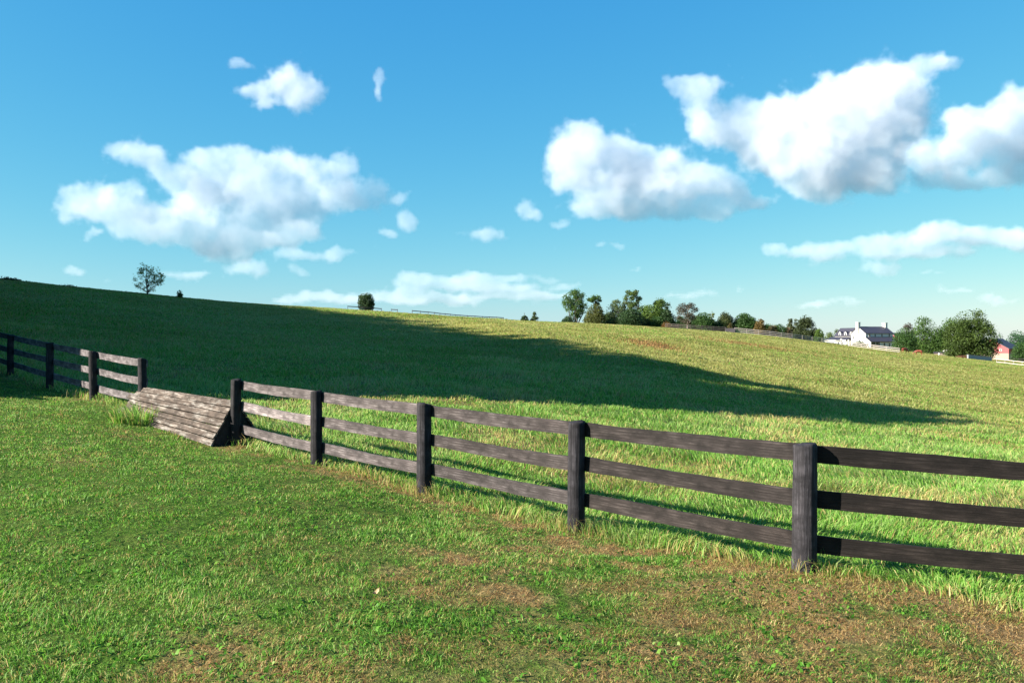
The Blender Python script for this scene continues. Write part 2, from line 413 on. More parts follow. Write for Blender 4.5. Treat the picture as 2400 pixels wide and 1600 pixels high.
# ------------------------------------------------------------------ the board fence and the coop
PN = [-1, 0, 1, 2, 3, 4, 5.6, 6.7, 7.95, 9.34, 10.8]
PTOP = {-1: .69, 0: .815, 1: .835, 2: .892, 3: .944, 4: 1.040, 5.6: 1.338, 6.7: 1.464, 7.95: 1.656, 9.34: 1.88, 10.8: 2.16}
PRAD = {0: .098, 1: .088, 2: .088, 3: .086, 4: .088}
def fpt(n): return np.array([5.22, 6.6]) if n == -1 else FP0 + FT*n      # the last bay bends away
def post_mesh(r, h, seed):
    rs = np.random.RandomState(seed); seg = 28
    zs = [-.45] + list(np.linspace(0, h-.03, 13)) + [h-.012, h]
    v = []; f = []
    gro = rs.randn(seg)*.0045; bend = rs.randn(2)*.012
    for i, z in enumerate(zs):
        rr = r*(1.03-.05*z/h); rr -= .010 if i == len(zs)-1 else 0
        for k in range(seg):
            a = 2*math.pi*k/seg
            q = rr + gro[k] + rs.randn()*.0012
            v.append((math.cos(a)*q + bend[0]*math.sin(z*2), math.sin(a)*q + bend[1]*math.sin(z*2.3), z + (rs.randn()*.004 + .012*math.cos(a+seed) if i == len(zs)-1 else 0)))
    for i in range(len(zs)-1):
        for k in range(seg): f.append((i*seg+k, i*seg+(k+1)%seg, (i+1)*seg+(k+1)%seg, (i+1)*seg+k))
    v.append((0, 0, h+.004)); c = len(v)-1; b = (len(zs)-1)*seg
    f += [(b+k, b+(k+1)%seg, c) for k in range(seg)]
    me = bpy.data.meshes.new('post'); me.from_pydata(v, [], f); me.update(); return me
def board_mesh(L, hgt, th, seed, sag=.012):
    """a plank along +x from 0 to L, centred on z, warped and chipped a little"""
    rs = np.random.RandomState(seed); n = 26; v = []; f = []
    ph = rs.rand(4)*6
    for i in range(n+1):
        u = i/n; x = L*u
        up = hgt/2 + .003*math.sin(u*9+ph[0]) + rs.randn()*.0016; dn = -hgt/2 + .003*math.sin(u*7+ph[1]) + rs.randn()*.0016
        bow = -sag*math.sin(u*math.pi) + .004*math.sin(u*4+ph[2]); tw = .006*math.sin(u*5+ph[3])
        e = .004
        v += [(x, -th/2+tw, dn+e+bow), (x, -th/2+e+tw, dn+bow), (x, th/2+tw, dn+bow), (x, th/2-tw, up+bow), (x, -th/2+e-tw, up+bow), (x, -th/2-tw, up-e+bow)]
    for i in range(n):
        for k in range(6): f.append((i*6+k, i*6+(k+1)%6, (i+1)*6+(k+1)%6, (i+1)*6+k))
    f.append((5,4,3,2,1,0)); f.append(tuple(n*6+k for k in range(6)))
    me = bpy.data.meshes.new('rail'); me.from_pydata(v, [], f); me.update(); return me
def frame_matrix(a, b, nrm):
    x = (b-a).normalized(); y = (-nrm - x*(-nrm).dot(x)).normalized(); z = x.cross(y)
    if z.z < 0: y = -y; z = -z
    return Matrix(((x.x,y.x,z.x,a.x),(x.y,y.y,z.y,a.y),(x.z,y.z,z.z,a.z),(0,0,0,1)))
NV = Vector((FN[0], FN[1], 0))
def fence(name, label, posts, tints):
    p0 = fpt(posts[len(posts)//2]); root = empty(name, (p0[0], p0[1], gz(*p0)))
    tag(root, label, 'fence'); inv = Matrix.Translation(-root.location)
    for k, n in enumerate(posts):
        p = fpt(n); g = gz(*p); r = PRAD.get(n, .085)
        o = link('post', post_mesh(r, PTOP[n]-g+.01, int(n*10)+40), M_POST, root, True)
        o.location = Vector((p[0], p[1], g)) - root.location
        o.rotation_euler = (random.gauss(0, .012), random.gauss(0, .012), random.random()*6)
        q = {0: .46, 1: .38, 2: .32, 3: .24, 4: .24}.get(n, .3); o.color = (q, q, q*1.06, 1)  # posts farther along tinted darker, their unlit sides put into the colour
    for k in range(len(posts)-1):
        a, b = posts[k], posts[k+1]
        for j, dz in enumerate((.078, .462, .845)):
            pa, pb = fpt(a), fpt(b); back = -NV*(.060+.022)
            A = Vector((pa[0], pa[1], PTOP[a]-dz+random.gauss(0, .008))) + back
            B = Vector((pb[0], pb[1], PTOP[b]-dz+random.gauss(0, .008))) + back
            d = (B-A).normalized(); A = A - d*(.0 if k else .07) + d*.004; B = B + d*(.07 if k == len(posts)-2 else 0) - d*.004
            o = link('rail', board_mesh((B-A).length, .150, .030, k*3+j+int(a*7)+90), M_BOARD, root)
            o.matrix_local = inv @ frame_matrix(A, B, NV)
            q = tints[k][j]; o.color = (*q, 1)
    return root
def g3(v, warm=0): return (v*(1+warm), v, v*(1+.03-warm))
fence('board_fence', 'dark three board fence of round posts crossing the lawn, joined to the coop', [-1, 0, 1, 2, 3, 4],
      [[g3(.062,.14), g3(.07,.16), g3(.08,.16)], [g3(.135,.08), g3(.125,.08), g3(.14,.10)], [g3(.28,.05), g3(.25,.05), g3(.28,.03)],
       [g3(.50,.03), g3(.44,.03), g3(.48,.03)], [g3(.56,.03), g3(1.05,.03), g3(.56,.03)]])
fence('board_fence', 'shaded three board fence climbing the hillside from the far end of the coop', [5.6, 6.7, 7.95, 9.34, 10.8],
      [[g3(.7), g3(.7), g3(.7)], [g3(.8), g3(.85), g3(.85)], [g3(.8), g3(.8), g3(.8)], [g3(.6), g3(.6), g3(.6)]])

def coop():
    """the sloping plank jump let into the fence"""
    ta, tb = 4.005, 5.57                               # from the near post to the far one
    pm = fpt((ta+tb)/2); root = empty('coop_jump', (pm[0], pm[1], gz(*pm)))
    tag(root, 'weathered sloping plank coop jump closing the gap in the fence', 'horse jump'); inv = Matrix.Translation(-root.location)
    def P(t, off, h):
        p = fpt(t) + FN*off
        base = ga + (gb-ga)*(t-ta)/(tb-ta)
        return Vector((p[0], p[1], base + h))
    ga = gz(*fpt(ta)); gb = gz(*fpt(tb))
    HA, HB = .74, .58
    import bmesh
    def slope_panel(side, nm, npl):
        W = .43 if side > 0 else .50
        mb = MB(); rs = random.Random(3+side)
        for i in range(npl):
            u0 = i/npl; u1 = (i+.87)/npl                 # a dark gap between each plank and the next
            ea = rs.uniform(-.02, .03); eb = rs.uniform(.03, .13) if i else -.03
            lift = rs.uniform(.004, .016)
            rows = []
            for s in range(15):
                f = s/14; t = ta + ea*0 + (tb+eb-ta)*f - ea*(1-f)*.4
                H = HA + (HB-HA)*f
                w0 = .03*math.sin(f*5+i*1.7)*(.25) ; w1 = .03*math.sin(f*4.2+i*2.1+1)*.25
                def S(u, out):
                    b = P(t, side*(.02+W*u), H*(1-u) + (.0 if u < .99 else -.05))
                    nrm = (NV*side*H + Vector((0, 0, W))).normalized()
                    b.z -= (gz(b.x, b.y)*0)
                    return b + nrm*out
                rows.append([S(u0+w0/2, .008+lift), S(u1+w1/2, .014+lift), S(u1+w1/2, -.016+lift), S(u0+w0/2, -.022+lift)])
            vs = [q for r_ in rows for q in r_]; fs = []
            for s in range(14):
                for k in range(4): fs.append((s*4+k, s*4+(k+1)%4, s*4+4+(k+1)%4, s*4+4+k))
            fs += [(3,2,1,0), (56,57,58,59)]
            mb.add([(0,0,0)]*0 + vs, fs)
        o = mb.build(nm, M_COOP, root)
        # local x along the planks so that the grain follows them
        A = P(ta, 0, 0); B = P(tb, 0, 0); M = frame_matrix(A, B, NV); o.data.transform(M.inverted()); o.matrix_local = inv @ M
        return o
    slope_panel(1, 'front_panel', 7); slope_panel(-1, 'back_panel', 5)
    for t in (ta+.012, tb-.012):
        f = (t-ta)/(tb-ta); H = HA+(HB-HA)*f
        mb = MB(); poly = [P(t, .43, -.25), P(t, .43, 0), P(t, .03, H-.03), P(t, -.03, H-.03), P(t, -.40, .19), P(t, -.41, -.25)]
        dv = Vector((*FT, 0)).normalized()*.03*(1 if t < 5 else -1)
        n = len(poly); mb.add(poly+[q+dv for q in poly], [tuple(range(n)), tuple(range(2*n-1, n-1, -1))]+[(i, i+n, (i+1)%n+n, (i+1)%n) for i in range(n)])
        o = mb.build('end_panel', M_SHADE_DARKWOOD, root); o.matrix_local = inv
    return root
coop()

def tuft(name, label, px, d, n, r, h0, h1, dryf, mat):
    c = at(px, d); ang = RS.rand(n)*6.28; rr = r*np.sqrt(RS.rand(n))
    x = c.x+np.cos(ang)*rr; y = c.y+np.sin(ang)*rr
    o = blade_mesh(name, x, y, h0+(h1-h0)*RS.rand(n), .010+.008*RS.rand(n), ang+RS.randn(n)*.5, .3+1.1*RS.rand(n), np.clip(.72+.2*RS.randn(n), 0, 1),
                   (RS.rand(n) < dryf)*(.5+.5*RS.rand(n)), mat, .02)
    tag(o, label, 'grass tuft')
tuft('grass_tuft', 'tall pale green grass tuft growing against the planks of the coop', 325, 16.55, 900, .50, .18, .52, .22, M_PAST)

def dead_leaf():
    p = at(884, 5.85); vs = []; fs = []; n = 9
    for i in range(n):
        u = i/(n-1); w_ = .024*math.sin(math.pi*(u*.94+.03))*(1+.25*math.sin(u*19))
        for k in (-1, -.5, 0, .5, 1): vs.append((u*.075-.037, w_*k, .035 + .016*abs(k)**1.5 + .022*(u-.4)**2*4 + .003*math.sin(7*u+3*k)))
    for i in range(n-1):
        for k in range(4): fs.append((i*5+k, i*5+k+1, i*5+k+6, i*5+k+5))
    m = plain('dry leaf', (.36,.25,.14), .7, .25, 40)
    o = MB().add(vs, fs).build('dead_leaf', m, None, True); o.location = p; o.scale = (.72,)*3; o.rotation_euler = (.25, -.3, .6); tag(o, 'pale curled dead leaf lying on the lawn', 'leaf')
dead_leaf()
# ------------------------------------------------------------------ trees
def in_crown(style, rs):
    while True:
        p = rs.uniform(-1, 1, 3)
        r = math.hypot(p[0], p[1]); z = (p[2]+1)/2
        lim = {'round': math.sqrt(max(0, 1-(2*z-1)**2)), 'dome': math.sqrt(max(0, 1-z**2.2)), 'cone': (1-z)*.95+.05,
               'vase': min(1, .25+1.2*z)*math.sqrt(max(0, 1-max(0, (z-.55)/.45)**2)), 'spread': math.sqrt(max(0, 1-abs(2*z-1)**3)),
               'open': math.sqrt(max(0, 1-abs(2*z-1)**2.4))}[style]
        if r <= lim: return p[0], p[1], z
TREEN = [0]
def tree(name, label, px, d, top_px, w_px, style, tint, base=.12, lobes=26, lobe_r=.30, leaves=2600, leaf=.36, gaps=0.0, bark_m=None, stems=1,
         cat='tree', group=None, h=None, w=None, loc=None, sink=.15, lean=0.0, dens=3.0):
    TREEN[0] += 1; rs = np.random.RandomState(100+TREEN[0])
    loc = loc or at(px, d)
    if h is None: h = EYE + (800-top_px)/F*d - loc.z
    if w is None: w = w_px/F*d
    root = empty(name, loc); tag(root, label, cat, group)
    z0 = h*base; Hc = h-z0; rad = w/2
    L = []
    for i in range(lobes):
        for _ in range(12):
            q = in_crown(style, rs); r = rad*lobe_r*1.12*rs.uniform(.7, 1.25)
            c = np.array([q[0]*max(.05, rad-r*.75) + lean*q[2]*rad, q[1]*max(.05, rad-r*.75), z0 + q[2]*(Hc-r*.8)])
            if all(np.linalg.norm(c-b[0]) > (.55+.5*gaps)*(r+b[1])*.62 for b in L): break
        L.append((c, r))
    # trunk and limbs
    mb = MB(); tr = max(.05, h*.022)
    fork = z0 + Hc*(.22 if style not in ('cone',) else .8)
    bases = []
    for s in range(stems):
        ox, oy = (0, 0) if stems == 1 else (math.cos(s*2.4)*tr*2.2, math.sin(s*2.4)*tr*2.2)
        tx, ty = ox*(1+2.5*(stems > 1))+rs.randn()*.05*rad, oy*(1+2.5*(stems > 1))+rs.randn()*.05*rad
        k = .75 if stems > 1 else 1
        mb.tube([(ox, oy, -sink-.2), (ox, oy, h*.03), (ox+(tx-ox)*.5, oy+(ty-oy)*.5, fork*.6), (tx, ty, fork), (tx*1.1, ty*1.1, z0+Hc*.5)],
                [tr*1.5*k, tr*1.1*k, tr*.9*k, tr*.75*k, tr*.25*k], 8)
        bases.append(np.array([tx, ty]))
    for i, (c, r) in enumerate(L):
        b = bases[i % stems]; zb = min(c[2]*.8, max(z0*.7, c[2]-.55*np.linalg.norm(c[:2]-b)-.12*Hc)); zb = max(zb, h*.06)
        f = min(1, zb/(z0+Hc*.75)); s0 = np.array([b[0]*f, b[1]*f, zb]); mid = (s0+c)/2 + np.array([0, 0, -.05*h*.3]) + rs.randn(3)*.03*rad
        mb.tube([s0, mid, c], [tr*.38, tr*.24, tr*.08], 5)
    mb.build('trunk', bark_m or M_BARK, root, True)
    # leaves
    leaves = int(leaves*dens); sc_ = 1.0
    wts = np.array([b[1]**2 for b in L]); wts /= wts.sum(); idx = rs.choice(len(L), leaves, p=wts)
    cc = np.array([b[0] for b in L])[idx]; rr = np.array([b[1] for b in L])[idx]
    dv = rs.randn(leaves, 3); dv /= np.linalg.norm(dv, axis=1)[:, None]
    q = dv*(rr*rs.uniform(.15, 1, leaves)**.45)[:, None]*np.array([1.05, 1.05, .82]) + cc
    q += rs.randn(leaves, 3)*.05*rad*np.array([1, 1, .6])
    nf = int(leaves*(.40 if gaps < .05 else (.22 if gaps < .25 else .06)))
    fill = np.array([in_crown(style, rs) for _ in range(nf)]) if nf else np.zeros((0, 3))
    if nf: q[:nf] = fill*np.array([rad*.96, rad*.96, Hc*.95]) + np.array([0, 0, z0])
    q[:, 2] = np.maximum(q[:, 2], .02)
    nr = dv*.6 + rs.randn(leaves, 3)*.8; nr /= np.linalg.norm(nr, axis=1)[:, None]
    a = np.cross(nr, rs.randn(leaves, 3)); a /= np.linalg.norm(a, axis=1)[:, None]; b = np.cross(nr, a)
    sz = (leaf*rs.uniform(.55, 1.3, leaves))[:, None]
    v = np.stack([q-a*sz*.6, q+b*sz*.38, q+a*sz*.6, q-b*sz*.38], 1).reshape(-1, 3)
    lobe_t = rs.rand(len(L))
    rnd = np.clip(.30+.45*lobe_t[idx]+rs.randn(leaves)*.16, 0, 1)
    me = quick_mesh('crown', v, [np.arange(leaves*4).reshape(-1, 4)], {'rnd': np.repeat(rnd, 4)})
    o = link('crown', me, M_LEAF, root); o.color = (*tint, 1)
    return root
G1 = (.055,.105,.022); G2 = (.040,.085,.022); G3 = (.075,.115,.030); G4 = (.030,.062,.022); BR = (.100,.085,.030); PU = (.062,.056,.038); LG = (.085,.14,.028); OR = (.15,.085,.03)
GG = 'trees of the grove on the crest'
T = tree
# --- the hill crest
T('young_tree', 'young sparse tree alone on the shaded crest of the hill', 346, 112, 614, 78, 'open', (.12,.18,.035), base=.10, lobes=46, lobe_r=.13, leaves=900, leaf=.16, gaps=.5, dens=1.7)
T('small_bush', 'small bush near the lone young tree on the crest', 421, 116, 677, 16, 'dome', G2, base=.0, lobes=7, lobe_r=.45, leaves=220, leaf=.14, cat='bush')
T('low_bush', 'low dark bush at the highest end of the hill crest', 20, 112, 652, 58, 'dome', G4, base=.0, lobes=10, lobe_r=.34, leaves=420, leaf=.16, cat='bush')
T('low_bush', 'thin low brush on the crest between the dark bush and young tree', 158, 112, 663, 42, 'dome', G2, base=.0, lobes=9, lobe_r=.22, leaves=130, leaf=.13, cat='bush', gaps=.5)
T('round_tree', 'compact dark round tree beside the dark crest fence', 858, 182, 683, 40, 'spread', G4, base=.04, lobes=26, lobe_r=.30, leaves=2300, leaf=.24, gaps=.2)
T('conifer', 'small spiky conifer on the crest with a drooping tip', 1229, 186, 728, 24, 'cone', (.04,.07,.03), base=.0, lobes=20, lobe_r=.26, leaves=600, leaf=.20, gaps=.3)
T('conifer', 'taller forked conifer on the crest beside the smaller one', 1253, 187, 724, 26, 'cone', (.045,.075,.03), base=.0, lobes=20, lobe_r=.24, leaves=600, leaf=.20, gaps=.3)
# --- the grove
T('tall_tree', 'tall many stemmed airy tree at the start of the grove', 1348, 262, 674, 68, 'vase', G1, base=.12, lobes=44, lobe_r=.21, leaves=2500, leaf=.33, stems=4, group=GG, gaps=.3, dens=2.2)
T('leaning_tree', 'thin leaning tree with sparse top behind the round bushy one', 1394, 268, 686, 38, 'vase', G1, base=.60, lobes=12, lobe_r=.26, leaves=560, leaf=.32, group=GG, gaps=.4)
T('bushy_tree', 'round bushy olive tree with a crown down to the grass', 1394, 257, 708, 56, 'dome', (.075,.088,.024), base=.0, lobes=24, lobe_r=.34, leaves=2700, leaf=.34, group=GG)
T('tall_tree', 'tallest sparse tree of the grove with sky showing through its top', 1480, 266, 673, 52, 'spread', G3, base=.32, lobes=26, lobe_r=.20, leaves=1250, leaf=.33, stems=2, group=GG, gaps=.6)
T('leafy_tree', 'grey green leafy tree leaning out below the tallest sparse tree', 1447, 268, 699, 58, 'round', (.085,.12,.045), base=.04, lobes=24, lobe_r=.26, leaves=1700, leaf=.32, group=GG, gaps=.2)
T('dark_tree', 'dark wide bushy tree filling the foot of the grove', 1478, 256, 720, 76, 'dome', G4, base=.0, lobes=26, lobe_r=.30, leaves=3000, leaf=.34, group=GG)
T('leafy_tree', 'bright green leafy tree with bare stems and a raised shoulder', 1522, 264, 711, 66, 'spread', LG, base=.32, lobes=20, lobe_r=.30, leaves=1700, leaf=.34, stems=3, group=GG)
T('tall_tree', 'high narrow green top rising beside the bright green shoulder', 1546, 266, 691, 34, 'spread', LG, base=.40, lobes=15, lobe_r=.34, leaves=950, leaf=.33, group=GG, gaps=.3)
T('dark_tree', 'dark pointed tree at the middle of the grove', 1563, 260, 706, 58, 'cone', G4, base=.0, lobes=32, lobe_r=.30, leaves=3000, leaf=.34, group=GG)
T('orange_bush', 'small orange bush at the foot of the dark pointed tree', 1561, 250, 750, 26, 'dome', OR, base=.0, lobes=8, lobe_r=.4, leaves=420, leaf=.26, cat='bush')
T('bare_topped_tree', 'purple brown thinning tree on a pale straight trunk', 1611, 246, 702, 60, 'round', PU, base=.22, lobes=34, lobe_r=.19, leaves=1900, leaf=.26, bark_m=M_PALEBARK, group=GG, gaps=.4, dens=2.0)
T('dome_tree', 'dark green dome shaped tree behind the pale trunk', 1648, 258, 728, 58, 'dome', G2, base=.0, lobes=24, lobe_r=.32, leaves=2600, leaf=.34, group=GG)
T('thin_tree', 'thin faint tree poking up between the dome shaped trees', 1668, 270, 725, 16, 'open', (.10,.13,.05), base=.35, lobes=10, lobe_r=.36, leaves=260, leaf=.28, group=GG, gaps=.4)
T('dark_bush', 'low dark bush filling the gap under the thin tree', 1674, 258, 752, 40, 'dome', G4, base=.0, lobes=14, lobe_r=.38, leaves=1200, leaf=.32, cat='bush')
T('brown_topped_tree', 'brownish topped tree with square shoulders in the grove', 1699, 260, 726, 46, 'dome', (.058,.075,.028), base=.0, lobes=24, lobe_r=.32, leaves=2300, leaf=.32, group=GG)
T('autumn_bush', 'small pointed rust tinged bush above the dark fence panel', 1711, 236, 751, 22, 'cone', BR, base=.0, lobes=14, lobe_r=.34, leaves=700, leaf=.22, cat='bush')
T('round_tree', 'broad rounded deep green tree near the end of the grove', 1743, 260, 730, 62, 'dome', G2, base=.0, lobes=28, lobe_r=.30, leaves=3200, leaf=.34, group=GG)
T('slim_tree', 'slim green tree against the shoulder of the broad rounded one', 1764, 258, 739, 22, 'round', G2, base=.05, lobes=14, lobe_r=.42, leaves=900, leaf=.32, group=GG)
T('autumn_tree', 'short rust brown tree at the end of the grove', 1781, 250, 744, 32, 'dome', (.12,.085,.03), base=.0, lobes=18, lobe_r=.34, leaves=1600, leaf=.27, group=GG)
for px, top, w_, tint, lab in ((1811, 760, 34, (.13,.10,.045), 'pale brown low bush above the whitewashed fence'), (1828, 757, 38, G2, 'low green bush above the whitewashed fence'),
                               (1846, 764, 26, (.14,.10,.06), 'dusty pink brown bush at the foot of the big dark tree')):
    T('low_bush', lab, px, 252, top, w_, 'dome', tint, base=.0, lobes=12, lobe_r=.38, leaves=800, leaf=.28, cat='bush')
T('big_dark_tree', 'big dark rounded tree standing alone between the grove and farmhouse', 1888, 256, 734, 58, 'dome', (.042,.058,.022), base=.0, lobes=32, lobe_r=.30, leaves=3600, leaf=.32, gaps=.1)
T('airy_tree', 'small airy tree at the shoulder of the big dark rounded tree', 1857, 260, 743, 28, 'open', (.075,.09,.04), base=.15, lobes=16, lobe_r=.28, leaves=600, leaf=.27, gaps=.3)
T('green_bush', 'bright green bush between the big dark tree and farmhouse', 1920, 250, 767, 26, 'dome', LG, base=.0, lobes=12, lobe_r=.4, leaves=900, leaf=.28, cat='bush')
for px, top, w_, tint, lab in ((1333, 737, 40, G4, 'dark undergrowth bush at the foot of the tall many stemmed tree'), (1437, 730, 56, (.075,.105,.035), 'green bush between the round olive tree and dark wide tree'),
                               (1500, 735, 54, G4, 'dark bush under the bright green leafy tree'), (1538, 738, 46, G2, 'green bush in front of the bare stems of the grove'),
                               (1612, 740, 56, G2, 'low dark bush behind the pale trunk'), (1690, 748, 40, G4, 'dark low bush below the brownish topped tree'), (1796, 756, 34, G2, 'low green bush beside the rust brown tree')):
    T('low_bush', lab, px, 259, top, w_, 'dome', tint, base=.0, lobes=14, lobe_r=.36, leaves=1000, leaf=.32, cat='bush')
for px, top, w_ in ((1425, 728, 50), (1468, 722, 60), (1512, 726, 56), (1560, 733, 52), (1596, 738, 56), (1636, 736, 54), (1668, 744, 44), (1700, 742, 50), (1752, 746, 52), (1808, 757, 50), (1850, 757, 46)):
    T('far_tree', 'green tree filling the row behind the grove', px, 288, top, w_, 'dome', random.choice([G1, G2, (.065,.095,.03)]), base=.0, lobes=22, lobe_r=.28, leaves=1300, leaf=.40, group='trees filling the row behind the grove', gaps=.1)
# --- round the farm
T('far_tree', 'pale distant tree showing above the low roof of the farmhouse', 1944, 470, 776, 24, 'round', (.11,.15,.06), base=.05, lobes=12, lobe_r=.38, leaves=420, leaf=.6)
T('far_tree', 'small green tree behind the dormered wing of the farmhouse', 1962, 440, 767, 20, 'round', (.08,.11,.04), base=.05, lobes=12, lobe_r=.38, leaves=500, leaf=.5)
T('grey_tree', 'grey brown tree top behind the green trees by the farmhouse', 2130, 400, 750, 44, 'dome', (.095,.085,.07), base=.0, lobes=16, lobe_r=.34, leaves=1300, leaf=.45)
T('leafy_tree', 'lower dense green tree hiding the corner of the farmhouse', 2120, 330, 763, 62, 'dome', G2, base=.0, lobes=26, lobe_r=.30, leaves=2600, leaf=.42)
T('leafy_tree', 'tall full green tree between the farmhouse and the barn', 2168, 345, 736, 78, 'dome', G1, base=.0, lobes=30, lobe_r=.28, leaves=3200, leaf=.45)
T('leafy_tree', 'green tree merging into the crown of the biggest farm tree', 2226, 340, 738, 84, 'dome', G1, base=.0, lobes=28, lobe_r=.28, leaves=2800, leaf=.45, gaps=.15)
T('great_tree', 'biggest spreading farm tree, partly hiding the red barn', 2273, 300, 719, 128, 'dome', (.046,.075,.016), base=.07, lobes=60, lobe_r=.20, leaves=8000, leaf=.46, gaps=.2)
T('edge_tree', 'blue green tree behind the barn roof', 2384, 430, 769, 64, 'dome', (.035,.09,.035), base=.0, lobes=26, lobe_r=.30, leaves=2400, leaf=.55)
T('edge_tree', 'dark green tree beyond the barn at the edge of the picture', 2430, 420, 762, 70, 'dome', G2, base=.0, lobes=26, lobe_r=.30, leaves=2400, leaf=.55)
T('hedge_tree', 'dark low tree against the shaded side of the barn', 2392, 362, 797, 46, 'dome', G2, base=.0, lobes=20, lobe_r=.32, leaves=1600, leaf=.42)
T('shrub', 'dark shrub against the white gable of the farmhouse', 2013, 366, 797, 46, 'dome', G2, base=.0, lobes=14, lobe_r=.34, leaves=900, leaf=.36, cat='shrub')
T('shrub', 'rounded shrub in front of the farmhouse porch', 2050, 362, 809, 26, 'dome', (.055,.075,.022), base=.0, lobes=10, lobe_r=.4, leaves=500, leaf=.36, cat='shrub')
for px, d_, top, w_ in ((2206, 380, 770, 60), (2250, 420, 770, 60), (2330, 450, 768, 60), (2480, 440, 764, 80)):
    T('far_tree', 'far dark tree in the row behind the barn', px, d_, top, w_, 'dome', G2, base=.0, lobes=20, lobe_r=.32, leaves=1500, leaf=.55, group='row of trees behind the barn')
# --- the wood beside the pasture: its shade lies over the hill
# each entry: the point on the field its shade reaches, crown width, extra distance back from the edge of the wood
WOOD = [(-10, 22.5, 7, 0), (-2, 27.5, 9, 0), (8, 32.5, 10, 0), (16.5, 35.5, 10, 1), (24.5, 40.5, 10, 1), (26, 44.5, 11, 1), (20, 50, 12, 0), (12.5, 56, 13, 0), (8, 63, 13, 1), (3.5, 71, 14, 0), (-1.5, 81, 15, 0), (-7, 92, 16, 1),
        (-13, 103, 16, 0), (-20, 113, 17, 2), (-27, 124, 17, 0), (-34, 136, 17, 2), (-42, 149, 18, 0), (-52, 162, 18, 2), (-60, 178, 18, 0),
        (15.2, 53, 12, 3), (10.3, 59.5, 13, 3), (5.8, 67, 13, 4), (1, 76, 14, 3), (-4.2, 86.5, 15, 4), (-10, 97.5, 16, 3), (-16.5, 108, 16, 4), (-23.5, 118.5, 16, 3), (-30.5, 130, 17, 4), (-38, 142, 17, 3),
        (0, 38, 11, 5), (4, 47, 12, 8), (0, 58, 13, 8), (-6, 70, 14, 9), (-14, 84, 15, 9), (-24, 98, 16, 9), (-36, 116, 17, 9), (-48, 134, 17, 8), (-14, 30, 9, 4), (-9, 52, 13, 14), (-16, 66, 14, 14), (-30, 90, 15, 14)]
for tx, ty, w_, back in WOOD:
    l_ = (tx + .6*ty + w_*.56 + 3.5)/1.134 + back
    x_, y_ = tx - .954*l_, ty - .30*l_
    h_ = l_*math.tan(R(26)) + gz(tx, ty) - gz(x_, y_)
    if h_ < 3: continue
    T('woodland_tree', 'tall leafy tree of the wood beside the pasture', 0, 0, 0, 0, 'dome', G1, base=.06, lobes=34, lobe_r=.32, leaves=4200, leaf=.75,
      h=h_, w=w_, loc=Vector((x_, y_, gz(x_, y_))), group='wood beside the pasture')

# ------------------------------------------------------------------ far fences
def far_fence(name, label, pts, mat, h, nrail, step, rail_h=.17, postw=.08):
    """posts and long rails following the ground through the plan points"""
    P = [Vector((p.x, p.y, 0)) for p in pts]; root = empty(name, pts[0]); tag(root, label, 'fence')
    S = [0]
    for a, b in zip(P, P[1:]): S.append(S[-1]+(b-a).length)
    def pos(s):
        i = max(k for k in range(len(S)-1) if S[k] <= s+1e-6); q = P[i].lerp(P[i+1], (s-S[i])/(S[i+1]-S[i]))
        return Vector((q.x, q.y, gz(q.x, q.y)))
    n = max(1, int(round(S[-1]/step))); st = [pos(S[-1]*k/n) for k in range(n+1)]
    pm = MB().box(-postw/2, postw/2, -postw/2, postw/2, -.4, h+.06).build('post', mat, root)
    for k, q in enumerate(st):
        o = pm if k == 0 else pm.copy()
        if k: C.objects.link(o); o.parent = root
        o.location = q - root.location; d = st[min(k+1, n)]-st[max(k-1, 0)]; o.rotation_euler = (0, 0, math.atan2(d.y, d.x))
    for j in range(nrail):
        z = h - j*(h-.25)/max(1, nrail-1)*.92
        mb = MB()
        for a, b in zip(st, st[1:]):
            d = (b-a); d.z = 0; d.normalize(); nn = Vector((d.y, -d.x, 0))*.02; off = nn*4.2 if nn.y < 0 else -nn*4.2
            q = [a+off-nn, b+off-nn, b+off+nn, a+off+nn]; q = [p - root.location for p in q]
            mb.add([p+Vector((0,0,z-rail_h)) for p in q]+[p+Vector((0,0,z)) for p in q], [(0,3,2,1),(4,5,6,7),(0,1,5,4),(1,2,6,5),(2,3,7,6),(3,0,4,7)])
        mb.build('rail', mat, root)
    return root
far_fence('rail_fence', 'dark two rail fence with a low gate bar beside the round crest tree', [at(815, 176), at(870, 177), at(894, 178)], M_FARDARK, 1.15, 2, 4.2)
far_fence('rail_fence', 'single dark fence panel standing alone on the crest', [at(917, 178), at(932, 178)], M_FARDARK, 1.15, 2, 1.4)
far_fence('rail_fence', 'long dark rail fence running down the crest towards the small conifers', [at(966, 178), at(1010, 184), at(1080, 200), at(1180, 214)], M_FARDARK, 1.15, 2, 3.0)
far_fence('board_fence', 'brown board fence along the front of the grove', [at(1560, 214), at(1610, 214), at(1660, 215), at(1700, 216)], M_FARBROWN, 1.2, 3, 3.0)
far_fence('board_fence', 'whitewashed board fence running downhill from the dark panel to the gate posts', [at(1722, 216), at(1780, 216), at(1850, 217), at(1900, 219), at(1972, 222)], M_FARWHITE, 1.25, 3, 3.0)
far_fence('board_fence', 'whitewashed board fence passing in front of the farmhouse', [at(1989, 222), at(2040, 220), at(2080, 218), at(2108, 217)], M_FARWHITE, 1.2, 3, 3.0)
far_fence('board_fence', 'pale rail fence below the barn', [at(2336, 236), at(2400, 226), at(2470, 214)], M_FARWHITE, 1.1, 2, 3.0)
far_fence('rail_fence', 'dark rail fence beside the barn wall', [at(2368, 352), at(2450, 344)], M_FARDARK, 1.3, 2, 3.0)
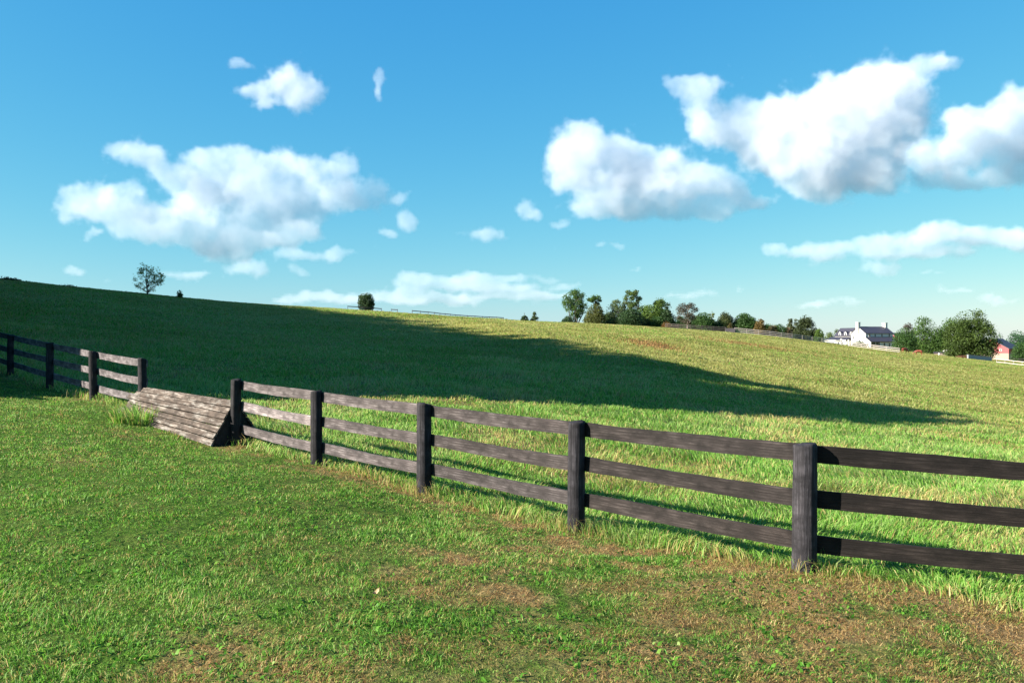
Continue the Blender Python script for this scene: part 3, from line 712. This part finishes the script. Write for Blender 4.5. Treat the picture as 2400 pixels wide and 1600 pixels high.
for px, lab in ((1972, 'tall white gate post at the end of the downhill fence'), (1989, 'tall white gate post nearer the farmhouse')):
    q = at(px, 222.5); mb = MB().box(-.15, .15, -.15, .15, -.5, 1.55).prism([(-.2,1.55),(.2,1.55),(.2,1.62),(.0,1.74),(-.2,1.62)], 'y', -.2, .2)
    o = mb.build('gate_post', M_TRIM); o.location = q; tag(o, lab, 'post')
def far_coop():
    q = at(1711, 215.6); root = empty('coop_jump', q, .0); tag(root, 'dark plank coop jump in the fence at the foot of the grove', 'horse jump')
    MB().prism([(-.6,-.3),(-.6,0),(-.05,1.0),(.0,1.0),(.0,-.3)], 'x', -1.15, 1.15).build('front_panel', M_FARDARK, root)
    MB().prism([(.003,-.3),(.003,1.0),(.05,1.0),(.6,0),(.6,-.3)], 'x', -1.15, 1.15).build('back_panel', M_FARDARK, root)
far_coop()

# ------------------------------------------------------------------ farmhouse
def window(root, mat_frame, cx, cz, w, h, face, off):
    """a framed window on a wall; face 'x' = wall facing -x, 'y' = wall facing -y"""
    f = MB(); g = MB(); t = .10
    def bx(m, a0, a1, z0, z1, d0, d1):
        if face == 'x': m.box(off-d1, off-d0, a0, a1, z0, z1)
        else: m.box(a0, a1, off-d1, off-d0, z0, z1)
    bx(f, cx-w/2-t, cx+w/2+t, cz+h/2, cz+h/2+t, .005, .10); bx(f, cx-w/2-t, cx+w/2+t, cz-h/2-t, cz-h/2, .005, .13)
    bx(f, cx-w/2-t, cx-w/2, cz-h/2, cz+h/2, .005, .10); bx(f, cx+w/2, cx+w/2+t, cz-h/2, cz+h/2, .005, .10)
    bx(f, cx-w/2, cx+w/2, cz-.04, cz+.04, .03, .08)
    bx(g, cx-w/2, cx+w/2, cz-h/2, cz+h/2, .006, .025)
    o = f.build('window', mat_frame, root); g.build('pane', M_GLASS, o)
def gable_roof(root, x0, x1, y0, y1, ze, zr, axis, mat, over=.35, th=.22, name='roof'):
    """two slabs meeting at a ridge along axis"""
    mb = MB()
    if axis == 'x':
        ym = (y0+y1)/2; s = (zr-ze)/(ym-y0); e = over
        mb.prism([(y0-e, ze-e*s), (ym, zr), (ym, zr+th), (y0-e, ze-e*s+th)], 'x', x0-over, x1+over)
        mb.prism([(ym+.001, zr), (y1+e, ze-e*s), (y1+e, ze-e*s+th), (ym+.001, zr+th)], 'x', x0-over, x1+over)
    else:
        xm = (x0+x1)/2; s = (zr-ze)/(xm-x0); e = over
        mb.prism([(x0-e, ze-e*s), (xm, zr), (xm, zr+th), (x0-e, ze-e*s+th)], 'y', y0-over, y1+over)
        mb.prism([(xm+.001, zr), (x1+e, ze-e*s), (x1+e, ze-e*s+th), (xm+.001, zr+th)], 'y', y0-over, y1+over)
    return mb.build(name, mat, root)
def farmhouse():
    d = 375; p = at(2029, d); p.z = -3.0
    root = empty('farmhouse', p, math.atan2(.301, .954))
    tag(root, 'white farmhouse with dark slate roofs, two chimneys and a dormered wing', 'house')
    L, W, E, Rg = 14.6, 9.4, 8.3, 11.15
    MB().prism([(0,-2),(W,-2),(W,E),(W/2,Rg-.02),(0,E)], 'x', 0, L).build('wall', M_WHITE, root)
    rf = gable_roof(root, 0, L, 0, W, E, Rg, 'x', M_SLATE, .3)
    MB().box(-.75, -.005, W/2-1.5, W/2+1.5, -2, 6.2).prism([(W/2-1.5,6.2),(W/2+1.5,6.2),(W/2+.75,8.2),(W/2-.75,8.2)], 'x', -.75, -.005).box(-.75, .45, W/2-.75, W/2+.75, 8.2, 13.0).box(-.85, .55, W/2-.85, W/2+.85, 13.0, 13.25).build('chimney', M_WHITE, rf)
    MB().box(L-.9, L+.3, W/2-1.0, W/2+1.0, 9.5, 12.9).box(L-1, L+.4, W/2-1.1, W/2+1.1, 12.9, 13.1).build('chimney', M_WHITE, rf)
    for x in (2.0, 5.0, 8.6, 12.6): window(root, M_TRIM, x, 7.35, .8, 1.2, 'y', 0)
    for y in (1.6, W-1.6): window(root, M_TRIM, y, 6.6, .8, 1.4, 'x', 0)
    # enclosed porch and its lean-to roof
    MB().prism([(-3,-2),(0.0,-2),(0.0,6.45),(-3,4.62)], 'x', .0, .25).build('porch_wall', M_WHITE, root)
    MB().box(5.2, L, -3.0, -.004, -2, 4.55).build('porch_wall', M_WHITE, root)
    MB().prism([(-3.45,4.45),(-.005,6.55),(-.005,6.75),(-3.45,4.65)], 'x', -.35, L+.35).build('porch_roof', M_SLATE, root)
    MB().prism([(-3.50,4.42),(-3.452,4.42),(-3.452,4.72),(-3.50,4.72)], 'x', -.35, L+.35).build('fascia', M_SLATEW, root)
    for x in (.15, 2.6, 5.0): MB().box(x-.12, x+.12, -3.2, -3.004, -2, 4.5).build('porch_post', M_TRIM, root)
    MB().box(.3, 5.15, -3.0, -.3, -2, 1.6).build('porch_floor', M_WHITE, root)
    for x in (7.4, 10.0, 12.8): window(root, M_TRIM, x, 3.1, .8, 1.7, 'y', -3.0)
    for x in (8.8, 11.6): window(root, M_TRIM, x, .4, .9, .8, 'y', -3.0)
    window(root, M_TRIM, -1.5, 3.4, .8, 1.2, 'x', 0)
    # the wing with dormers
    y0, y1, x0, x1, e2, r2 = W+.01, 22.4, 1.6, 8.2, 7.4, 10.7
    MB().prism([(x0,-2),(x1,-2),(x1,e2),((x0+x1)/2,r2-.02),(x0,e2)], 'y', y0, y1).build('wing_wall', M_WHITE, root)
    gable_roof(root, x0, x1, y0+.4, y1, e2, r2, 'y', M_SLATE, .35, name='wing_roof')
    for yc in (11.4, 15.2, 19.0):
        dm = MB().prism([(yc-.75,7.2),(yc+.75,7.2),(yc+.75,8.6),(yc,9.2),(yc-.75,8.6)], 'x', x0-.05, x0+2.2).build('dormer', M_TRIM, root)
        MB().prism([(yc-.95,8.55),(yc,9.3),(yc+.95,8.55),(yc+.95,8.7),(yc,9.45),(yc-.95,8.7)], 'x', x0-.2, x0+2.4).build('dormer_roof', M_SLATE, dm)
        MB().box(x0-.09, x0-.054, yc-.4, yc+.4, 7.5, 8.5).build('pane', M_GLASS, dm)
    MB().box(-2.4, x0-.004, W+.02, 24.6, -2, 5.15).build('lean_to_wall', M_WHITE, root)
    MB().prism([(-2.9,5.15),(x0-.005,6.6),(x0-.005,6.8),(-2.9,5.35)], 'y', W+.02, 25.0).build('lean_to_roof', M_SLATE, root)
    MB().box(-2.96, -2.904, W+.02, 25.0, 5.0, 5.4).build('fascia', M_TRIM, root)
    for y in (12.0, 15.0, 18.5, 22.0): window(root, M_TRIM, y, 3.6, 1.0, 1.3, 'x', -2.4)
farmhouse()

# ------------------------------------------------------------------ barns and farmyard
def barn(px, d, zb, label, W, Dp, eave, ridge, stone, swing, red=M_RED, name='barn'):
    p = at(px, d); p.z = zb
    c = -Vector((p.x, p.y, 0)).normalized(); rgt = Vector((-c.y, c.x, 0))
    n = c*math.cos(swing) - rgt*math.sin(swing); th = math.atan2(n.x, -n.y)
    root = empty(name, p, th); tag(root, label, 'barn')
    if stone: MB().box(-W, 0, 0, Dp, -2, stone).build('stone_base', M_STONE, root)
    MB().prism([(-W,(stone or -2)+.003),(0,(stone or -2)+.003),(0,eave),(-W/2,ridge-.02),(-W,eave)], 'y', -.03, Dp).build('wall', red, root)
    gable_roof(root, -W, 0, 0, Dp, eave, ridge, 'y', M_SLATE, .45)
    dm = MB().box(-W/2-1.5, -W/2+1.5, -.10, -.034, (stone or 0)+.2, (stone or 0)+2.6); dm.build('door', M_SHADE_DARKWOOD, root)
    window(root, M_TRIM, -W*.22, (stone or 0)+1.4, .8, .8, 'y', -.03)
    MB().box(-.14, .10, -.14, -.032, stone or -1, eave).build('corner_trim', M_TRIM if not stone else red, root)
    return root
barn(2364, 380, -6.6, 'red barn with a pale stone base and dark blue roof behind the great tree', 15, 13, 5.2, 9.4, 3.0, R(20))
barn(2106, 440, -4.4, 'smaller red barn peeking out past the farmhouse', 8.5, 10, 7.8, 10.4, 0, R(35))
def shed():
    p = at(2221, 330); root = empty('shed', p, -.5); tag(root, 'low shed with a white roof between the farm trees', 'shed')
    MB().box(-1.2, 1.2, -1.2, 1.2, -1, 2.0).build('wall', M_FARBROWN, root)
    MB().prism([(-1.6,2.0),(1.6,2.0),(1.6,2.15),(.1,2.9),(-1.6,2.3)], 'y', -1.5, 1.5).build('roof', M_TRIM, root)
    p = at(2204, 328); root = empty('shed', p, -.5); tag(root, 'low grey blue roofed shelter beside the white roofed shed', 'shed')
    MB().box(-2.2, 2.2, -1, 1, -1, 1.1).build('wall', M_FARBROWN, root)
    MB().prism([(-2.5,1.1),(2.5,1.1),(2.3,1.5),(-2.3,1.5)], 'y', -1.3, 1.3).build('roof', M_SLATE, root)
shed()
def yard():
    a, b = at(2268, 264), at(2323, 286); d = (b-a); L = Vector((d.x, d.y, 0)).length; z = gz((a.x+b.x)/2, (a.y+b.y)/2)
    root = empty('low_wall', (a.x, a.y, a.z), math.atan2(d.y, d.x)); tag(root, 'low pale masonry wall at the foot of the great tree', 'wall')
    dz = d.z/L
    MB().add([(0,-.2,-1),(L,-.2,-1+d.z),(L,.2,-1+d.z),(0,.2,-1),(0,-.2,1.15),(L,-.2,1.15+d.z),(L,.2,1.15+d.z),(0,.2,1.15)], [(0,3,2,1),(4,5,6,7),(0,1,5,4),(1,2,6,5),(2,3,7,6),(3,0,4,7)]).build('wall_body', M_CONC, root)
    MB().add([(-.1,-.28,1.154),(L+.1,-.28,1.154+d.z),(L+.1,.28,1.154+d.z),(-.1,.28,1.154),(-.1,-.28,1.26),(L+.1,-.28,1.26+d.z),(L+.1,.28,1.26+d.z),(-.1,.28,1.26)], [(0,3,2,1),(4,5,6,7),(0,1,5,4),(1,2,6,5),(2,3,7,6),(3,0,4,7)]).build('coping', M_CONC, root)
    q = at(2201, 262); mb = MB().tube([(0,0,-.1),(0,0,.35),(0,0,.6)], [.22,.26,.28], 12); o = mb.build('bucket', M_TRIM, None, True); o.location = q; tag(o, 'small white bucket standing in the grass near the horses', 'bucket')
    T('brush_pile', 'rusty brown brush beside the low pale wall', 2257, 285, 832, 30, 'dome', (.16,.085,.05), base=.0, lobes=10, lobe_r=.36, leaves=500, leaf=.3, cat='bush')
yard()

# ------------------------------------------------------------------ horses
def horse(px, d, rz, label, flip):
    p = at(px, d); root = empty('horse', (p.x, p.y, p.z), rz); tag(root, label, 'horse', 'horses grazing by the farm')
    V = []; E_ = []; Rd = []
    def chain(pts, start=None):
        prev = start
        for x, y, z, r in pts:
            V.append((x, y, z)); Rd.append(r); i = len(V)-1
            if prev is not None: E_.append((prev, i))
            prev = i
        return prev
    chain([(0, 0, 1.12, .30)]); root_i = 0
    hind = chain([(-.35, 0, 1.14, .30), (-.65, 0, 1.15, .28), (-.85, 0, 1.10, .17)], 0)
    sh = chain([(.35, 0, 1.12, .29), (.62, 0, 1.12, .26)], 0)
    chain([(.85, 0, 1.02, .17), (1.08, 0, .78, .13), (1.25, 0, .52, .11), (1.33, 0, .38, .13), (1.42, 0, .20, .09), (1.47, 0, .08, .07)], sh)
    for s in (-1, 1):
        o = .06*s
        chain([(.60+o, .15*s, .80, .13), (.60+o, .16*s, .52, .075), (.58+o, .16*s, .28, .05), (.62+o, .16*s, .04, .065)], sh)
        chain([(-.66-o, .16*s, .86, .17), (-.60-o, .17*s, .62, .10), (-.76-o, .17*s, .46, .07), (-.74-o, .17*s, .22, .05), (-.70-o, .17*s, .04, .065)], hind-1)
    me = bpy.data.meshes.new('body'); me.from_pydata(V, E_, []); me.update()
    o = link('body', me, M_HORSE, root)
    sk = o.modifiers.new('skin', 'SKIN'); sk.use_smooth_shade = True
    ld = me.skin_vertices[0].data if me.skin_vertices else None
    if ld is None:
        pass
    else:
        for i, r in enumerate(Rd): ld[i].radius = (r, r); ld[i].use_root = (i == 0)
    o.modifiers.new('sub', 'SUBSURF').render_levels = 1
    MB().tube([(-.92,0,1.12),(-1.06,0,1.0),(-1.08,0,.7),(-1.04,0,.4)], [.05,.07,.07,.02], 7).build('tail', M_MANE, root, True)
    MB().tube([(.62,0,1.40),(.90,0,1.20),(1.14,0,.94),(1.30,0,.60)], [.03,.05,.05,.03], 7).build('mane', M_MANE, root, True)
    return root
horse(2153, 228, R(155), 'chestnut horse grazing side on in the grass past the fence end', 1)
horse(2120, 230, R(20), 'chestnut horse grazing at the fence end in front of the farmhouse trees', 0)

# ------------------------------------------------------------------ clouds: real volumes high above and far beyond the farm
def cloud(D, puffs, seed, dens=.010, thick=.55, jit=.9, amp=2.3, px_vox=4.5, nsc=1.0, lo_t=.45, hi_t=.85):
    def Wp(x, y): return ((x-1200)/F*D, D, EYE+(800-y)/F*D)
    k = D/F
    jr = random.Random(int(seed*10))
    def Wj(x, y, r):
        p = Wp(x, y); return (p[0], p[1] + jr.uniform(-1, 1)*r*k*jit, p[2])
    P = [(Wj(cx, cy, ry), rx*k, (rx*.35+ry*.9)*k*thick, ry*k*1.1) for cx, cy, rx, ry in puffs]
    m = 1.55
    lo = [min(p[0][i]-p[1+i]*m for p in P) for i in range(3)]; hi = [max(p[0][i]+p[1+i]*m for p in P) for i in range(3)]
    c = [(a+b)/2 for a, b in zip(lo, hi)]
    ng = bpy.data.node_groups.new('cloud', 'GeometryNodeTree'); ng.interface.new_socket('Geometry', in_out='OUTPUT', socket_type='NodeSocketGeometry')
    N = ng.nodes; K = ng.links.new
    pos = N.new('GeometryNodeInputPosition')
    S = 110*k*nsc
    def nz(scale, det, rough, w):
        n = N.new('ShaderNodeTexNoise'); n.noise_dimensions = '4D'; n.inputs['W'].default_value = w; n.inputs['Scale'].default_value = scale
        n.inputs['Detail'].default_value = det; n.inputs['Roughness'].default_value = rough; K(pos.outputs[0], n.inputs['Vector']); return n
    wn = nz(1.6/S, 3, .5, seed)
    v1 = N.new('ShaderNodeVectorMath'); v1.operation = 'SUBTRACT'; K(wn.outputs['Color'], v1.inputs[0]); v1.inputs[1].default_value = (.5, .5, .5)
    v2 = N.new('ShaderNodeVectorMath'); v2.operation = 'MULTIPLY_ADD'; K(v1.outputs[0], v2.inputs[0]); v2.inputs[1].default_value = (S*.6,)*3; K(pos.outputs[0], v2.inputs[2])
    acc = None
    for ctr, ax, ay, az in P:
        a = N.new('ShaderNodeVectorMath'); a.operation = 'SUBTRACT'; K(v2.outputs[0], a.inputs[0]); a.inputs[1].default_value = [q-r for q, r in zip(ctr, c)]
        b = N.new('ShaderNodeVectorMath'); b.operation = 'DIVIDE'; K(a.outputs[0], b.inputs[0]); b.inputs[1].default_value = (ax, ay, az)
        e = N.new('ShaderNodeVectorMath'); e.operation = 'DOT_PRODUCT'; K(b.outputs[0], e.inputs[0]); K(b.outputs[0], e.inputs[1])
        f = N.new('ShaderNodeMath'); f.operation = 'MULTIPLY'; K(e.outputs['Value'], f.inputs[0]); f.inputs[1].default_value = -1.
        g = N.new('ShaderNodeMath'); g.operation = 'EXPONENT'; K(f.outputs[0], g.inputs[0])
        if acc is None: acc = g.outputs[0]
        else:
            h = N.new('ShaderNodeMath'); h.operation = 'ADD'; K(acc, h.inputs[0]); K(g.outputs[0], h.inputs[1]); acc = h.outputs[0]
    n = nz(2.0/S, 8, .66, seed+7.3)
    q = N.new('ShaderNodeMath'); q.operation = 'MULTIPLY_ADD'; K(n.outputs['Fac'], q.inputs[0]); q.inputs[1].default_value = amp; q.inputs[2].default_value = -.5*amp
    s = N.new('ShaderNodeMath'); s.operation = 'ADD'; mu = N.new('ShaderNodeMath'); mu.operation = 'MULTIPLY'; K(acc, mu.inputs[0]); mu.inputs[1].default_value = 1.3; K(mu.outputs[0], s.inputs[0]); K(q.outputs[0], s.inputs[1])
    n2 = nz(7.5/S, 5, .6, seed+3.1)
    q2 = N.new('ShaderNodeMath'); q2.operation = 'MULTIPLY_ADD'; K(n2.outputs['Fac'], q2.inputs[0]); q2.inputs[1].default_value = .7; K(s.outputs[0], q2.inputs[2])
    s2 = N.new('ShaderNodeMath'); s2.operation = 'SUBTRACT'; K(q2.outputs[0], s2.inputs[0]); s2.inputs[1].default_value = .35
    mr = N.new('ShaderNodeMapRange'); mr.interpolation_type = 'SMOOTHSTEP'; K(s2.outputs[0], mr.inputs['Value']); mr.inputs['From Min'].default_value = lo_t; mr.inputs['From Max'].default_value = hi_t
    vc = N.new('GeometryNodeVolumeCube'); K(mr.outputs[0], vc.inputs['Density'])
    vc.inputs['Min'].default_value = [a-q_ for a, q_ in zip(lo, c)]; vc.inputs['Max'].default_value = [a-q_ for a, q_ in zip(hi, c)]
    for ax, i in zip('XYZ', range(3)): vc.inputs['Resolution '+ax].default_value = max(8, int((hi[i]-lo[i])/(px_vox*k)))
    sm = N.new('GeometryNodeSetMaterial'); K(vc.outputs[0], sm.inputs[0])
    M = bpy.data.materials.new('cloud vapour'); M.use_nodes = True; mt = M.node_tree; mt.nodes.clear()
    out = mt.nodes.new('ShaderNodeOutputMaterial'); pv = mt.nodes.new('ShaderNodeVolumePrincipled')
    pv.inputs['Color'].default_value = (.84, .872, .925, 1); pv.inputs['Density'].default_value = dens*.82*4000/D; pv.inputs['Anisotropy'].default_value = .0
    mt.links.new(pv.outputs[0], out.inputs['Volume']); sm.inputs['Material'].default_value = M
    go = N.new('NodeGroupOutput'); K(sm.outputs[0], go.inputs[0])
    me = bpy.data.meshes.new('cloud'); ob = bpy.data.objects.new('clouds', me); ob.location = c; C.objects.link(ob)
    ob.modifiers.new('vapour', 'NODES').node_group = ng
    tag(ob, 'white fair weather cumulus clouds over the pasture', 'clouds', kind='stuff')
CLOUDS = [
 (4000, [(1598,197,36,18),(1659,205,45,26),(1634,268,36,45),(1649,314,26,26),(1736,268,70,42),(1787,330,90,58),(1889,279,95,62),(2016,222,100,52),(1991,304,130,80),(2093,253,80,70),
         (2169,150,42,22),(2226,143,36,11),(2118,172,60,26),(1863,386,95,38),(2016,396,115,42),(1914,442,75,24),(2067,427,58,28)], 1.0, .010),
 (4300, [(2144,370,40,38),(2271,272,66,30),(2363,255,75,46),(2297,318,95,40),(2220,368,75,34),(2348,355,85,34),(2195,425,50,24),(2297,427,75,19),(2380,400,60,25),(2460,330,80,60)], 4.0, .010),
 (4600, [(1353,340,66,42),(1327,386,48,44),(1430,355,85,46),(1532,390,95,52),(1608,426,85,38),(1455,450,105,46),(1404,488,58,22),(1685,440,66,30),(1761,467,66,20),(1685,496,58,16),(1557,490,95,20)], 8.0, .010),
 (6000, [(284,354,62,22),(337,372,56,26),(483,368,70,34),(578,384,68,38),(674,392,78,36),(751,404,56,34),(816,382,38,26),(406,415,58,36),(521,426,85,36),(655,442,88,28),(808,465,50,28),(873,449,52,32),(938,461,28,16),
         (215,453,58,36),(169,484,44,32),(291,456,48,28),(253,499,58,24),(330,510,76,36),(425,472,58,38),(444,522,105,28),(349,547,76,18),(571,491,28,24),(674,503,62,36),(712,530,48,17),(743,556,24,11),(502,574,60,28),(578,566,80,24),(640,470,70,34),(560,470,70,34),(480,440,60,36),(530,590,70,24),(620,540,60,26),(720,470,60,30),(700,545,50,22),(420,560,60,22),(560,520,70,26),(800,430,50,30)], 13.0, .0085, .42, 1.3),
 (4000, [(653,194,54,42),(597,204,40,20),(714,222,44,34),(633,250,44,13),(571,150,28,9)], 17.0, .011),
 (4200, [(889,180,18,14),(880,214,14,30)], 21.0, .008),
 (7000, [(224,549,28,15),(950,510,19,25),(904,541,24,11)], 25.0, .010),
 (9000, [(685,598,45,14),(796,595,48,13),(701,633,28,10),(590,637,48,21),(188,637,30,13),(444,645,55,13)], 29.0, .009),
 (6000, [(1232,490,30,26),(1250,505,24,14),(1143,551,50,16),(1320,530,24,12),(1345,496,20,12),(1404,574,20,9),(1447,572,16,7)], 33.0, .010),
 (6500, [(1812,585,32,17),(1868,590,35,11),(1940,582,58,21),(2067,571,88,23),(2195,556,88,23),(2297,556,86,20),(2385,561,60,19),(2169,597,115,11),(2067,628,58,15),(2440,560,60,18)], 37.0, .009),
 (12000, [(1000,660,100,14),(940,684,70,10),(1090,655,70,12),(1190,650,60,9),(1160,676,90,9),(1282,651,26,9),(1040,700,150,9),(1250,692,110,8),(760,695,90,9),(800,690,70,7),(690,705,60,6),(1120,672,120,8),(950,705,120,7),(1330,668,40,8),(1590,700,50,6),(1650,690,40,5),(2250,680,50,6),(2330,700,50,6),(2180,640,30,5),(1735,672,11,7),(1490,632,16,5),(1900,712,60,8),(2000,705,40,6)], 41.0, .007),
]
for D_, pf, sd, dn, *th in CLOUDS: cloud(D_, pf, sd, dn, *th)

# ------------------------------------------------------------------ sky, sun, camera
sc = bpy.context.scene
SUN_EL = R(26); SD = Vector((-.954*math.cos(SUN_EL), -.30*math.cos(SUN_EL), math.sin(SUN_EL)))
w = bpy.data.worlds.new('World'); sc.world = w; w.use_nodes = True
nt = w.node_tree; bg = nt.nodes['Background']; sky = nt.nodes.new('ShaderNodeTexSky')
sky.sky_type = 'NISHITA'; sky.sun_disc = False; sky.sun_elevation = SUN_EL; sky.sun_rotation = math.atan2(SD.x, SD.y)
sky.air_density = 1.0; sky.dust_density = 0.2; sky.ozone_density = 3.0
sp = nt.nodes.new('ShaderNodeSeparateColor'); cb = nt.nodes.new('ShaderNodeCombineColor'); nt.links.new(sky.outputs[0], sp.inputs[0])
for k, (pw, gain) in enumerate(((1.36, .166), (.70, .71), (.25, 1.72))):        # the film's colour response
    a = nt.nodes.new('ShaderNodeMath'); a.operation = 'POWER'; nt.links.new(sp.outputs[k], a.inputs[0]); a.inputs[1].default_value = pw
    b = nt.nodes.new('ShaderNodeMath'); b.operation = 'MULTIPLY'; nt.links.new(a.outputs[0], b.inputs[0]); b.inputs[1].default_value = gain
    nt.links.new(b.outputs[0], cb.inputs[k])
nt.links.new(cb.outputs[0], bg.inputs[0])
bg.inputs[1].default_value = .09
L = bpy.data.lights.new('Sun', 'SUN'); L.energy = 5.0; L.angle = R(.53); L.color = (1, .93, .80)
so = bpy.data.objects.new('sun', L); so.rotation_euler = SD.to_track_quat('Z', 'Y').to_euler(); C.objects.link(so)
cam = bpy.data.cameras.new('Camera'); cam.sensor_width = 36; cam.lens = 30; cam.clip_start = .05; cam.clip_end = 60000
co = bpy.data.objects.new('Camera', cam); co.location = (0, 0, EYE); co.rotation_euler = (math.pi/2, 0, 0); C.objects.link(co); sc.camera = co
sc.cycles.max_bounces = 10; sc.cycles.diffuse_bounces = 3; sc.cycles.transmission_bounces = 4; sc.cycles.volume_bounces = 8
sc.cycles.volume_step_rate = 2.5; sc.cycles.volume_max_steps = 256
sc.cycles.use_denoising = True
sc.view_settings.view_transform = 'Standard'; sc.view_settings.look = 'None'; sc.view_settings.exposure = 1.85
